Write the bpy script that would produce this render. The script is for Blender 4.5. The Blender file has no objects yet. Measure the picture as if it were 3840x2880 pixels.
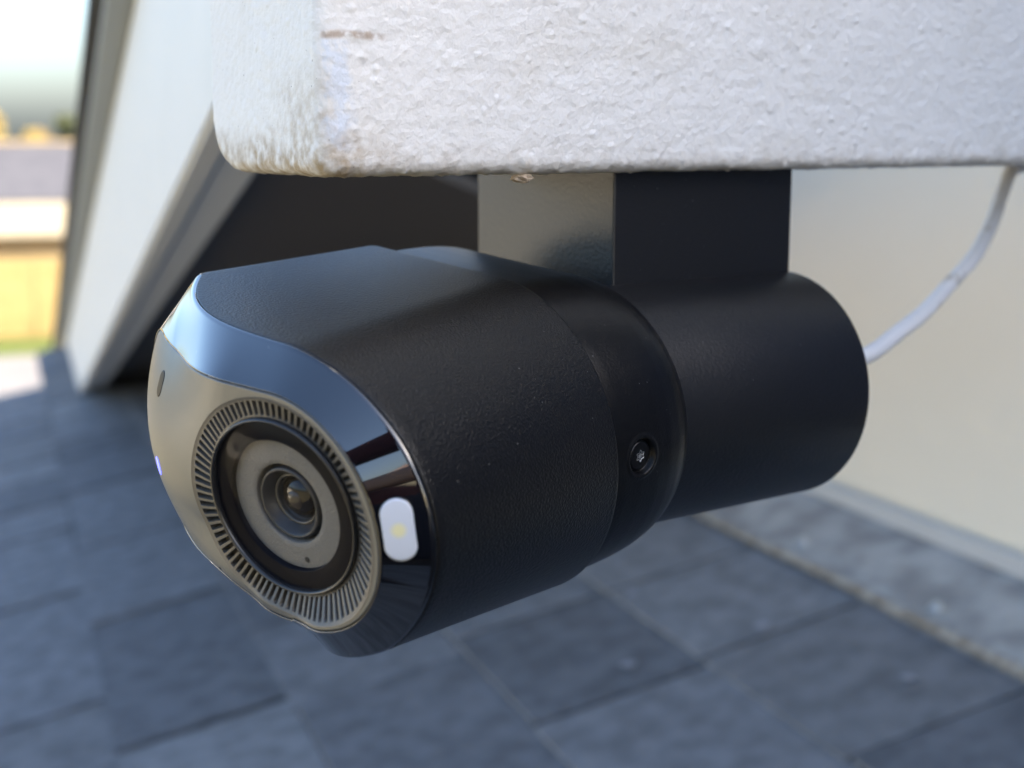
import bpy, bmesh, math, random
import numpy as np
from mathutils import Vector, Matrix, noise
from mathutils.bvhtree import BVHTree

random.seed(7); rng = np.random.default_rng(7)
scene = bpy.context.scene
C = scene.collection
R = math.radians

# ------------------------------------------------------------------ camera
EYE = Vector((0.0, 0.0, 5.8))                      # the phone's lens, 5.8 m above the yard
YAW, PITCH = 0.639, 0.17
fwd = Vector((math.sin(YAW)*math.cos(PITCH), math.cos(YAW)*math.cos(PITCH), -math.sin(PITCH)))
rgt = Vector((math.cos(YAW), -math.sin(YAW), 0)); upv = rgt.cross(fwd)
cam = bpy.data.cameras.new('camera'); camo = bpy.data.objects.new('camera', cam); C.objects.link(camo)
camo.matrix_world = Matrix(((rgt.x, upv.x, -fwd.x, EYE.x), (rgt.y, upv.y, -fwd.y, EYE.y), (rgt.z, upv.z, -fwd.z, EYE.z), (0, 0, 0, 1)))
cam.sensor_width = 36; cam.lens = 49.91; cam.clip_start = 0.01; cam.clip_end = 3000
cam.dof.use_dof = True; cam.dof.focus_distance = 0.378; cam.dof.aperture_fstop = 10.5; cam.dof.aperture_blades = 0
scene.camera = camo

# ------------------------------------------------------------------ light
SUN_EL, SUN_AZ = R(30), math.atan2(0.52, -0.85)     # azimuth measured from +Y towards +X: behind the house
sd = Vector((math.sin(SUN_AZ)*math.cos(SUN_EL), math.cos(SUN_AZ)*math.cos(SUN_EL), math.sin(SUN_EL)))
world = bpy.data.worlds.new('World'); scene.world = world; world.use_nodes = True
nt = world.node_tree; nt.nodes.clear()
sky = nt.nodes.new('ShaderNodeTexSky'); sky.sky_type = 'NISHITA'; sky.sun_disc = False
sky.sun_elevation = SUN_EL; sky.sun_rotation = SUN_AZ; sky.air_density = 1.0; sky.dust_density = 3.4; sky.ozone_density = 3.0
bg = nt.nodes.new('ShaderNodeBackground'); bg.inputs['Strength'].default_value = 0.15
wo = nt.nodes.new('ShaderNodeOutputWorld')
nt.links.new(sky.outputs[0], bg.inputs[0]); nt.links.new(bg.outputs[0], wo.inputs[0])
sl = bpy.data.lights.new('sun', 'SUN'); sl.energy = 4.6; sl.angle = R(0.53); sl.color = (1.0, 0.94, 0.85)
so = bpy.data.objects.new('sun', sl); C.objects.link(so); so.rotation_euler = sd.to_track_quat('Z', 'Y').to_euler()
scene.view_settings.view_transform = 'Standard'; scene.view_settings.look = 'None'
scene.view_settings.gamma = 1.0; scene.view_settings.exposure = 1.9
scene.view_settings.use_curve_mapping = False
scene.render.engine = 'CYCLES'
cy = scene.cycles; cy.use_denoising = True; cy.max_bounces = 10; cy.transparent_max_bounces = 12
cy.caustics_reflective = False; cy.caustics_refractive = False; cy.sample_clamp_indirect = 6.0

# ------------------------------------------------------------------ materials
def mat(name, col=(0.5, 0.5, 0.5), rough=0.5, metal=0.0, spec=0.5, coat=0.0, bumps=(), vary=None, emit=None):
    """bumps: (scale, distance_m, strength, detail, kind); vary: (scale, colour2, low, high, detail)"""
    m = bpy.data.materials.new(name); m.use_nodes = True
    n = m.node_tree; b = n.nodes['Principled BSDF']
    b.inputs['Base Color'].default_value = (*col, 1); b.inputs['Roughness'].default_value = rough
    b.inputs['Metallic'].default_value = metal; b.inputs['Specular IOR Level'].default_value = spec
    b.inputs['Coat Weight'].default_value = coat; b.inputs['Coat Roughness'].default_value = 0.02
    tc = n.nodes.new('ShaderNodeTexCoord'); prev = None
    for sc_, dist, st, det, kind in bumps:
        if kind == 'v':
            t = n.nodes.new('ShaderNodeTexVoronoi'); t.inputs['Scale'].default_value = sc_; out = t.outputs['Distance']
        else:
            t = n.nodes.new('ShaderNodeTexNoise'); t.inputs['Scale'].default_value = sc_; t.inputs['Detail'].default_value = det; out = t.outputs['Fac']
        n.links.new(tc.outputs['Object'], t.inputs['Vector'])
        bp = n.nodes.new('ShaderNodeBump'); bp.inputs['Strength'].default_value = st; bp.inputs['Distance'].default_value = dist
        n.links.new(out, bp.inputs['Height'])
        if prev: n.links.new(prev.outputs[0], bp.inputs['Normal'])
        prev = bp
    if prev: n.links.new(prev.outputs[0], b.inputs['Normal'])
    if vary:
        sc_, c2, lo, hi, det = vary
        t = n.nodes.new('ShaderNodeTexNoise'); t.inputs['Scale'].default_value = sc_; t.inputs['Detail'].default_value = det
        n.links.new(tc.outputs['Object'], t.inputs['Vector'])
        mr = n.nodes.new('ShaderNodeMapRange'); mr.inputs[1].default_value = lo; mr.inputs[2].default_value = hi
        n.links.new(t.outputs['Fac'], mr.inputs[0])
        mx = n.nodes.new('ShaderNodeMix'); mx.data_type = 'RGBA'
        mx.inputs[6].default_value = (*col, 1); mx.inputs[7].default_value = (*c2, 1)
        n.links.new(mr.outputs[0], mx.inputs[0]); n.links.new(mx.outputs[2], b.inputs['Base Color'])
    if emit:
        b.inputs['Emission Color'].default_value = (*emit[0], 1); b.inputs['Emission Strength'].default_value = emit[1]
    return m

def glass_mat(name, tint=(0.97, 0.97, 0.97), rough=0.0):
    m = bpy.data.materials.new(name); m.use_nodes = True; n = m.node_tree
    b = n.nodes['Principled BSDF']; n.nodes.remove(b); out = n.nodes['Material Output']
    tr = n.nodes.new('ShaderNodeBsdfTransparent'); tr.inputs[0].default_value = (*tint, 1)
    gl = n.nodes.new('ShaderNodeBsdfGlossy'); gl.inputs['Roughness'].default_value = rough
    lw = n.nodes.new('ShaderNodeLayerWeight'); lw.inputs[0].default_value = 0.5
    pw = n.nodes.new('ShaderNodeMath'); pw.operation = 'POWER'; pw.inputs[1].default_value = 4.0; n.links.new(lw.outputs['Facing'], pw.inputs[0])
    fr = n.nodes.new('ShaderNodeMath'); fr.operation = 'MULTIPLY_ADD'; fr.inputs[1].default_value = 0.10; fr.inputs[2].default_value = 0.004; n.links.new(pw.outputs[0], fr.inputs[0])
    mx = n.nodes.new('ShaderNodeMixShader')
    n.links.new(fr.outputs[0], mx.inputs[0]); n.links.new(tr.outputs[0], mx.inputs[1]); n.links.new(gl.outputs[0], mx.inputs[2])
    n.links.new(mx.outputs[0], out.inputs[0]); return m

# ------------------------------------------------------------------ object helpers
def tag(o, label=None, cat=None, group=None, kind=None):
    if label: o['label'] = label
    if cat: o['category'] = cat
    if group: o['group'] = group
    if kind: o['kind'] = kind
    return o
def obj(name, me, m, parent=None, mw=None):
    if isinstance(me, bmesh.types.BMesh):
        d = bpy.data.meshes.new(name); me.to_mesh(d); me.free(); me = d
    if m is not None:
        me.materials.clear(); me.materials.append(m)
    o = bpy.data.objects.new(name, me); C.objects.link(o)
    if parent is not None: o.parent = parent
    if mw is not None: o.matrix_basis = mw
    return o
def mesh(name, v, f, smooth=True):
    me = bpy.data.meshes.new(name); me.from_pydata([tuple(map(float, p)) for p in v], [], [tuple(int(i) for i in q) for q in f])
    me.update()
    bm = bmesh.new(); bm.from_mesh(me); bmesh.ops.recalc_face_normals(bm, faces=bm.faces); bm.to_mesh(me); bm.free()
    if smooth:
        me.polygons.foreach_set('use_smooth', [True]*len(me.polygons))
    return me
def loft(name, rings, close=True, cap0=False, cap1=False, smooth=True):
    """rings: list of (N,3) arrays"""
    N = len(rings[0]); v = np.concatenate(rings); f = []
    for k in range(len(rings)-1):
        a, b = k*N, (k+1)*N
        for i in range(N if close else N-1):
            j = (i+1) % N; f.append((a+i, a+j, b+j, b+i))
    if cap0: f.append(tuple(range(N)))
    if cap1: f.append(tuple(range((len(rings)-1)*N, len(rings)*N)))
    return mesh(name, v, f, smooth)
def sharp(me, deg=35):
    try: me.set_sharp_from_angle(angle=R(deg))
    except Exception: pass
    return me
def box_bm(x0, x1, y0, y1, z0, z1, bev=0.0, seg=2):
    bm = bmesh.new(); bmesh.ops.create_cube(bm, size=1)
    for v in bm.verts: v.co = Vector(((x0+x1)/2+v.co.x*(x1-x0), (y0+y1)/2+v.co.y*(y1-y0), (z0+z1)/2+v.co.z*(z1-z0)))
    if bev: bmesh.ops.bevel(bm, geom=list(bm.edges), offset=bev, segments=seg, affect='EDGES', profile=0.5)
    return bm
def prism_bm(section, A, B):
    """a closed 2-D section (list of 3-D points) swept by vector A..B: section points are world offsets"""
    bm = bmesh.new(); n = len(section)
    a = [bm.verts.new(Vector(A)+Vector(p)) for p in section]; b = [bm.verts.new(Vector(B)+Vector(p)) for p in section]
    for i in range(n): bm.faces.new((a[i], a[(i+1) % n], b[(i+1) % n], b[i]))
    bm.faces.new(list(reversed(a))); bm.faces.new(b); bmesh.ops.recalc_face_normals(bm, faces=bm.faces); return bm
def hexa_bm(pts, bm=None):
    """8 corner points: lower four then upper four"""
    bm = bm or bmesh.new(); v = [bm.verts.new(p) for p in pts]
    for q in ((3, 2, 1, 0), (4, 5, 6, 7), (0, 1, 5, 4), (1, 2, 6, 5), (2, 3, 7, 6), (3, 0, 4, 7)): bm.faces.new([v[i] for i in q])
    bmesh.ops.recalc_face_normals(bm, faces=bm.faces); return bm
def tube(name, pts, r, n=16):
    pts = [Vector(p) for p in pts]; rings = []
    up = Vector((0, 0, 1))
    for i, p in enumerate(pts):
        t = (pts[min(i+1, len(pts)-1)]-pts[max(i-1, 0)]).normalized(); s = t.cross(up).normalized(); w_ = s.cross(t)
        rr = r[i] if isinstance(r, (list, tuple)) else r
        rings.append(np.array([p+rr*(math.cos(a)*s+math.sin(a)*w_) for a in np.linspace(0, 2*math.pi, n, endpoint=False)]))
    return loft(name, rings, True, True, True)
def spline(pts, n):
    pts = [Vector(p) for p in pts]; out = []
    P = [2*pts[0]-pts[1]]+pts+[2*pts[-1]-pts[-2]]
    for i in range(1, len(P)-2):
        for k in range(n):
            t = k/n; a, b, c, d = P[i-1], P[i], P[i+1], P[i+2]
            out.append(0.5*((2*b)+(c-a)*t+(2*a-5*b+4*c-d)*t*t+(3*b-a-3*c+d)*t**3))
    out.append(pts[-1]); return out
def E(p): return Vector(p)+EYE
def sstep(a, b, x):
    t = np.clip((np.asarray(x, float)-a)/(b-a), 0, 1); return t*t*(3-2*t)

# ------------------------------------------------------------------ site frames
# p: metres out from the viewer's line towards the house wall, s: along the wall
PQ = Vector((0.956, -0.292, 0)).normalized(); SQ = Vector((0.292, 0.956, 0)).normalized()
RN = Vector((-0.206, 0.080, 0.975)).normalized(); RC = -0.5505
def on_roof(p, s, up=0.0):
    q = PQ*p+SQ*s; z = (RC-RN.x*q.x-RN.y*q.y)/RN.z
    return E((q.x, q.y, z))+RN*up
WALL_P = 0.834

# ------------------------------------------------------------------ ground, lawn, path
M_soil = mat('dry_ground', (0.30, 0.235, 0.13), 0.95, vary=(0.35, (0.22, 0.19, 0.09), 0.4, 0.65, 5), bumps=((6, 0.05, 0.6, 6, 'n'),))
M_lawn = mat('lawn', (0.085, 0.115, 0.012), 0.95, vary=(0.8, (0.12, 0.13, 0.02), 0.4, 0.62, 5), bumps=((25, 0.03, 0.7, 5, 'n'),))
M_path = mat('concrete_path', (0.24, 0.215, 0.20), 0.9, vary=(1.2, (0.20, 0.18, 0.165), 0.4, 0.65, 6), bumps=((40, 0.01, 0.4, 5, 'n'),))
FD = Vector((0.308, 0.951, 0)).normalized(); FL = Vector((0.951, -0.308, 0)).normalized()   # away to the yard, to its right
def sheet(name, m, pts, kind='structure'):
    me = mesh(name, pts, [tuple(range(len(pts)))], False); return tag(obj(name, me, m), kind=kind)
def yard(d, l, z): q = FD*d+FL*l; return (q.x, q.y, z)
sheet('ground', M_soil, [(-1500, -1500, 0), (1500, -1500, 0), (1500, 1500, 0), (-1500, 1500, 0)])
sheet('lawn', M_lawn, [yard(40.6, -40, .004), yard(40.6, 30, .004), yard(44.6, 30, .004), yard(44.6, -40, .004)])
sheet('path', M_path, [yard(31, -40, .004), yard(31, 30, .004), yard(40.6, 30, .004), yard(40.6, -40, .004)])

# ------------------------------------------------------------------ the house we are on
M_wall = mat('house_wall_paint', (0.88, 0.785, 0.63), 0.85, vary=(3, (0.85, 0.75, 0.59), 0.4, 0.7, 5), bumps=((140, 0.002, 0.5, 6, 'n'),))
def slab(p0, p1, s0, s1, z0, z1, bev=0.0):
    bm = box_bm(p0, p1, s0, s1, z0, z1, bev)
    for v in bm.verts:
        q = PQ*v.co.x+SQ*v.co.y; v.co = Vector((q.x, q.y, v.co.z))
    return bm
def slab2():
    bm = slab(WALL_P, WALL_P+0.3, -1.45, 0.0999, 0.0, 6.48); b2 = slab(WALL_P, WALL_P+0.3, 0.10, 1.1, 0.0, 7.5); b3 = slab(WALL_P, WALL_P+0.3, 1.1001, 6.5, 0.0, 6.48)  # unseen lengths stepped in height to block sun and shape reflections
    me = bpy.data.meshes.new('t'); b2.to_mesh(me); b2.free(); bm.from_mesh(me); b3.to_mesh(me); b3.free(); bm.from_mesh(me); bpy.data.meshes.remove(me); return bm
tag(obj('house_wall', slab2(), M_wall), 'plain pale cream house wall behind the black camera, above the roof flashing', 'wall')
hw = bpy.data.objects['house_wall']
M_bronze = mat('dark_bronze_frame', (0.012, 0.011, 0.010), 0.5)
wf = obj('window', slab(WALL_P-0.035, WALL_P-0.001, -1.30, 0.06, 5.50, 6.36), M_bronze, hw)  # unseen window added to darken what the black housing reflects
M_dkgl = mat('dark_window_glass', (0.12, 0.155, 0.24), 0.05, spec=0.5)  # bluish pane colour set to tint the mount's reflections
obj('pane', slab(WALL_P-0.040, WALL_P-0.0355, -1.24, -0.65, 5.56, 6.30), M_dkgl, wf); obj('pane', slab(WALL_P-0.040, WALL_P-0.0355, -0.59, 0.0, 5.56, 6.30), M_dkgl, wf)
dr = obj('door', slab(WALL_P-0.035, WALL_P-0.001, 0.105, 0.56, 5.46, 7.1), mat('dark_door_paint', (0.022, 0.026, 0.036), 0.35), hw)  # unseen dark doorway added to darken reflections in cylinder and body
obj('door_panel', slab(WALL_P-0.040, WALL_P-0.0355, 0.16, 0.505, 5.56, 6.2), mat('blue_door_panel', (0.075, 0.105, 0.19), 0.4), dr); obj('door_panel', slab(WALL_P-0.040, WALL_P-0.0355, 0.16, 0.505, 6.28, 7.0), bpy.data.materials['dark_door_paint'], dr)  # lower panel blue to tint the cylinder's reflection, upper one dark
M_siding = mat('lower_siding', (0.55, 0.52, 0.47), 0.85)
tag(obj('lower_wall', slab(-0.55, -0.40, -3.5, 1.6, 0.0, 4.82), M_siding), 'cream lower storey wall standing under the shingled roof', 'wall')

# lower roof: dark underlay board, every shingle on it a piece of its own
M_under = mat('roof_underlay', (0.018, 0.018, 0.02), 0.95)
M_sh = []
for i, cc in enumerate([(0.200, 0.207, 0.220), (0.165, 0.172, 0.186), (0.225, 0.231, 0.240), (0.146, 0.153, 0.166), (0.185, 0.189, 0.196)]):
    m_ = mat('asphalt_shingle', cc, 0.88, spec=0.45, vary=(38, tuple(c*0.66 for c in cc), 0.38, 0.66, 7), bumps=((520, 0.0016, 0.9, 3, 'n'),)); M_sh.append(m_)
M_butt = mat('worn_shingle_edge', (0.29, 0.285, 0.28), 0.9, vary=(30, (0.17, 0.17, 0.172), 0.42, 0.64, 5))  # butt faces coloured paler than the shingle tops
def roof_pt_xy(x, y, up=0.0):
    q = Vector((x, y, 0)); return on_roof(q.dot(PQ), q.dot(SQ), up)
EA, EB = Vector((-1.35, -0.485, 0)), Vector((2.0, 5.09, 0))      # the far edge of this roof, in plan
poly = [(-0.9, -3.0), None, None, (WALL_P, 6.0), (WALL_P, -3.0)]
def edge_s(p):          # s on the far edge at this p
    t = (p-EA.dot(PQ))/((EB-EA).dot(PQ)); return EA.dot(SQ)+t*(EB-EA).dot(SQ)
pp = [(-0.62, -3.0), (WALL_P, -3.0), (WALL_P, edge_s(WALL_P) if edge_s(WALL_P) < 6.4 else 6.4), (-0.62, edge_s(-0.62))]
lo = [on_roof(p, s, -0.06) for p, s in pp]; hi = [on_roof(p, s, 0.0) for p, s in pp]
roof = tag(obj('roof', hexa_bm(lo+hi), M_under), kind='structure')
EXPO = 0.163; P0 = 0.072
CUTS = {0: [0.89, 1.30, 1.69, 2.04, 2.41], 1: [0.80, 1.253, 1.50, 1.86, 2.2], -1: [1.1, 1.45, 1.86, 2.2]}
sh_count = 0
for k in range(-4, 5):
    pa, pb = P0+k*EXPO, P0+(k+1)*EXPO
    if pa > WALL_P-0.10: break
    pb2 = min(pb, WALL_P-0.002)
    s_end = min(edge_s((pa+pb)/2), 6.2)
    s0c = 0.15-0.2*max(0, -k)
    cuts = [s0c-0.02]
    fixed = sorted(CUTS.get(k, []))
    s = s0c
    while s < s_end:
        nxt = [c for c in fixed if c > s+0.05]
        if nxt and s < fixed[-1]-0.03:
            s = nxt[0]
        else:
            s += random.uniform(0.15, 0.30)
        cuts.append(min(s, s_end))
        if s >= s_end: break
    for a, b in zip(cuts[:-1], cuts[1:]):
        if b-a < 0.03: continue
        gm = (0.0050, 0.0100) if k < 1 else (0.0015, 0.0038); a2, b2 = a+random.uniform(*gm), b-random.uniform(*gm)
        t0 = 0.0078+random.uniform(-0.001, 0.0015); lap = 0.02
        jit = random.uniform(-0.003, 0.003)
        # butt edge down-slope (low p) is thick, the head tucks under the next course
        L = [on_roof(pa+jit, a2, 0.0006), on_roof(pb2+0.0, a2, 0.0006), on_roof(pb2+0.0, b2, 0.0006), on_roof(pa+jit, b2, 0.0006)]
        H = [on_roof(pa+jit, a2, t0), on_roof(pb2, a2, 0.0040), on_roof(pb2, b2, 0.0040), on_roof(pa+jit, b2, t0)]
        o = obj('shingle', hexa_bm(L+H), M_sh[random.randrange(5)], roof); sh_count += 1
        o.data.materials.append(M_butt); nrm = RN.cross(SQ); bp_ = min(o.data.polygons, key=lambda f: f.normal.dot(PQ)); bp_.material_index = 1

# wall flashing strip with its nail heads
M_flash = mat('galvanised_flashing', (0.42, 0.405, 0.375), 0.7, metal=0.05, vary=(22, (0.25, 0.24, 0.225), 0.40, 0.62, 7), bumps=((60, 0.004, 0.5, 4, 'n'),))
M_rust = mat('rusty_hem', (0.40, 0.37, 0.32), 0.7, vary=(60, (0.25, 0.215, 0.17), 0.4, 0.6, 5))
fl = bpy.data.objects.new('wall_flashing', None); C.objects.link(fl)
tag(fl, 'grey metal flashing strip along the foot of the cream wall', 'flashing')
def strip(pts_ps, s0, s1, n=60, wob=0.0):
    v = []; f = []; m_ = len(pts_ps)
    for i in range(n+1):
        s = s0+(s1-s0)*i/n
        for (p, up) in pts_ps:
            v.append(on_roof(p+wob*noise.noise(Vector((s*6, p, 0))), s, up+wob*0.4*noise.noise(Vector((s*9, p, 5)))))
    for i in range(n):
        for j in range(m_):
            a = i*m_+j; b = i*m_+(j+1) % m_; f.append((a, b, b+m_, a+m_))
    f.append(tuple(range(m_))); f.append(tuple(range(n*m_, n*m_+m_)))
    return mesh('strip', v, f, False)
obj('base_flange', strip([(0.726, 0.0085), (0.832, 0.0085), (0.832, 0.0150), (0.815, 0.0150), (0.724, 0.0115)], -1.0, 4.2, 90, 0.003), M_flash, fl)
obj('rusty_hem', strip([(0.719, 0.0085), (0.727, 0.0085), (0.727, 0.0140), (0.719, 0.0140)], -1.0, 4.2, 90, 0.005), M_rust, fl)
obj('wall_upstand', strip([(0.826, 0.016), (0.8335, 0.016), (0.8335, 0.034), (0.829, 0.034)], -1.0, 4.2, 40, 0.0), mat('upstand_paint', (0.55, 0.54, 0.52), 0.7), fl)
M_nail = mat('nail_head', (0.55, 0.55, 0.53), 0.35, metal=0.6)
for p, s in ((0.745, 0.985), (0.752, 0.800), (0.748, 1.21), (0.75, 1.50), (0.75, 0.62)):
    bm = bmesh.new(); bmesh.ops.create_cone(bm, cap_ends=True, segments=12, radius1=0.008, radius2=0.004, depth=0.006)
    nb = obj('nail_head', bm, M_nail, fl); nb.location = on_roof(p, s, 0.016)
for o in fl.children: pass

# little chips lying on the shingles
M_chip = mat('paint_chip', (0.27, 0.28, 0.31), 0.8)
for (p, s, lab) in ((0.628, 1.08, 'pale fleck on the shingles midway between the camera and the flashing'), (0.66, 0.905, 'pale fleck on the shingles nearest the metal flashing'),
                    (0.575, 1.245, 'small pale fleck lying on a course edge below the black mount'), (0.505, 1.10, 'pale bluish fleck lying on the lower right shingles')):
    bm = bmesh.new(); bmesh.ops.create_icosphere(bm, subdivisions=1, radius=0.0065)
    for v in bm.verts: v.co = Vector((v.co.x*random.uniform(.4, 1.9), v.co.y*random.uniform(.4, 1.5), v.co.z*0.35))
    o = obj('paint_chip', bm, M_chip); o.location = on_roof(p, s, 0.0085); tag(o, lab, 'paint chip', 'paint chips on the shingles')

# ------------------------------------------------------------------ upper roof: its edge board runs down to the lower roof
RD = Vector((0.296, 0.9286, -0.2243)).normalized()
RA = Vector((0.956, -0.292, 0)); RA = (RA-RA.dot(RD)*RD).normalized(); RM = RA.cross(RD)
if RM.z < 0: RM = -RM
def rk(t, a, b): return E(RD*t+RA*a+RM*b)
M_trim = mat('white_trim_paint', (0.76, 0.755, 0.725), 0.55, vary=(14, (0.73, 0.73, 0.70), 0.4, 0.7, 5), bumps=((90, 0.001, 0.3, 5, 'n'),))
M_trim2 = mat('grey_drip_edge', (0.36, 0.37, 0.35), 0.5)
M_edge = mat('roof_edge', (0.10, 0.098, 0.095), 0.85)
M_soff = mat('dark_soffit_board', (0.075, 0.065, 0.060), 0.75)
er = bpy.data.objects.new('roof_eave', None); C.objects.link(er); er.location = rk(0.5, 0.1, 0.2)
tag(er, 'white sloping roof edge with grey trim and dark soffit, left of the beam', 'roof edge')
def bar(name, a0, a1, b0, b1, t0, t1, m, tt=None):
    tu = t0 if tt is None else tt
    pts = [rk(t0, a0, b0), rk(t0, a1, b0), rk(t1, a1, b0), rk(t1, a0, b0), rk(tu, a0, b1), rk(tu, a1, b1), rk(t1, a1, b1), rk(t1, a0, b1)]
    bm = hexa_bm(pts); bmesh.ops.bevel(bm, geom=list(bm.edges), offset=0.003, segments=2, affect='EDGES')
    o = obj(name, bm, m, er); o.matrix_basis = Matrix.Translation(-er.location); return o
bar('fascia_board', 0.105, 0.1255, 0.2, 0.415, 0.64, 4.6, M_trim, 1.12)
bar('frieze_board', 0.127, 0.160, 0.206, 0.232, 0.72, 4.2, M_trim)
bar('drip_edge', 0.082, 0.126, 0.415, 0.434, 1.12, 5.2, M_trim2)
bar('shingle_edge', 0.070, 0.150, 0.435, 0.449, 1.15, 5.4, M_edge)
def skew(name, b0, b1, a0, m, ta=0.90, tb=1.85):
    pts = [rk(ta, a0, b0), rk(tb, 0.885, b0), rk(5.0, 0.885, b0), rk(5.0, a0, b0), rk(ta, a0, b1), rk(tb, 0.885, b1), rk(5.0, 0.885, b1), rk(5.0, a0, b1)]
    o = obj(name, hexa_bm(pts), m, er); o.matrix_basis = Matrix.Translation(-er.location); return o
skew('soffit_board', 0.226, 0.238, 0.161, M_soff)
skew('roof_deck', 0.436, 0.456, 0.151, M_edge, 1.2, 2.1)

# ------------------------------------------------------------------ the painted beam
def beam_mesh():
    yb, yk, zb, zt = 0.3222, 0.412, -0.0094, 0.19
    rf, rb = 0.0042, 0.020
    # closed section (y,z), fine over the part in sight
    sec = []
    def run(a, b, n): sec.extend([tuple(np.array(a)+(np.array(b)-np.array(a))*i/n) for i in range(n)])
    run((yb, 0.062), (yb, zb+rf), 130)
    for i in range(12):
        t = math.pi/2*i/12; sec.append((yb+rf-rf*math.cos(t), zb+rf-rf*math.sin(t)))
    run((yb+rf, zb), (yk-rb, zb), 90)
    for i in range(18):
        t = math.pi/2*i/18; sec.append((yk-rb+rb*math.sin(t), zb+0.016-0.016*math.cos(t)))
    run((yk, zb+0.016), (yk, zt), 30); run((yk, zt), (yb, zt), 16); run((yb, zt), (yb, 0.062), 24)
    sec = np.array(sec); N = len(sec); cyz = np.array([(yb+yk)/2, 0.03])
    xs = [0.0, 0.0006, 0.0018, 0.0036, 0.006] + list(np.linspace(0.0066, 0.30, 470)) + list(np.linspace(0.31, 0.82, 40))
    ins = [1-0.0040/0.05, 1-0.0022/0.05, 1-0.0009/0.05, 1-0.00025/0.05] + [1.0]*2000
    def x_end(y): return 0.1788+(y-yb)*0.13
    V = []
    # end-face rings from the middle outwards, then the length
    for s in np.linspace(0.03, 0.90, 70):
        q = cyz+(sec-cyz)*s; V.append(np.column_stack([x_end(q[:, 0]), q]))
    for i, x in enumerate(xs):
        q = cyz+(sec-cyz)*ins[i]; V.append(np.column_stack([x_end(q[:, 0])+x, q]))
    me = loft('beam', V, True, True, True)
    # real relief: trowelled, thickly painted wood
    co = np.empty(len(me.vertices)*3); me.vertices.foreach_get('co', co); co = co.reshape(-1, 3)
    no = np.empty(len(me.vertices)*3); me.vertices.foreach_get('normal', no); no = no.reshape(-1, 3)
    ds = np.zeros(len(co))
    for i, (p, n) in enumerate(zip(co, no)):
        if p[0] > 0.5 or p[2] > 0.075: continue
        e = abs(n[0]) > 0.7
        sc = Vector((p[0]*230, p[1]*330, p[2]*330)) if not e else Vector((p[0]*200, p[1]*420, p[2]*40))
        a = noise.noise(sc*0.62)+0.35*noise.noise(sc*1.5)
        q_ = Vector((p[0]*270, p[1]*270, p[2]*270)); vd, vp = noise.voronoi(q_); hsh = noise.cell(vp[0]*7.13)
        pim = max(0.0, 1-(vd[0]/0.40)**2)**2*(1.0 if hsh > 0.45 else (0.35 if hsh > 0.1 else 0.0))
        lump = max(0.0, noise.noise(Vector((p[0]*90+31, p[1]*90, p[2]*90)))-0.45)
        c = noise.noise(Vector(p)*55+Vector((9, 2, 3)))
        k = 0.55 if e else 1.0
        rag = 0.0
        if p[2] < -0.003: rag = 0.00035*noise.noise(Vector((p[0]*330, p[1]*330, 3)))
        ds[i] = k*(a*0.00026+pim*0.00048+lump*0.0016)+c*0.00025+rag
    co += no*ds[:, None]
    me.vertices.foreach_set('co', co.ravel()); me.update()
    return me
M_beam = mat('thick_white_paint', (0.80, 0.80, 0.81), 0.72, spec=0.35, bumps=((400, 0.0010, 0.60, 2, 'n'), (1300, 0.0002, 0.35, 1, 'n')))
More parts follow.
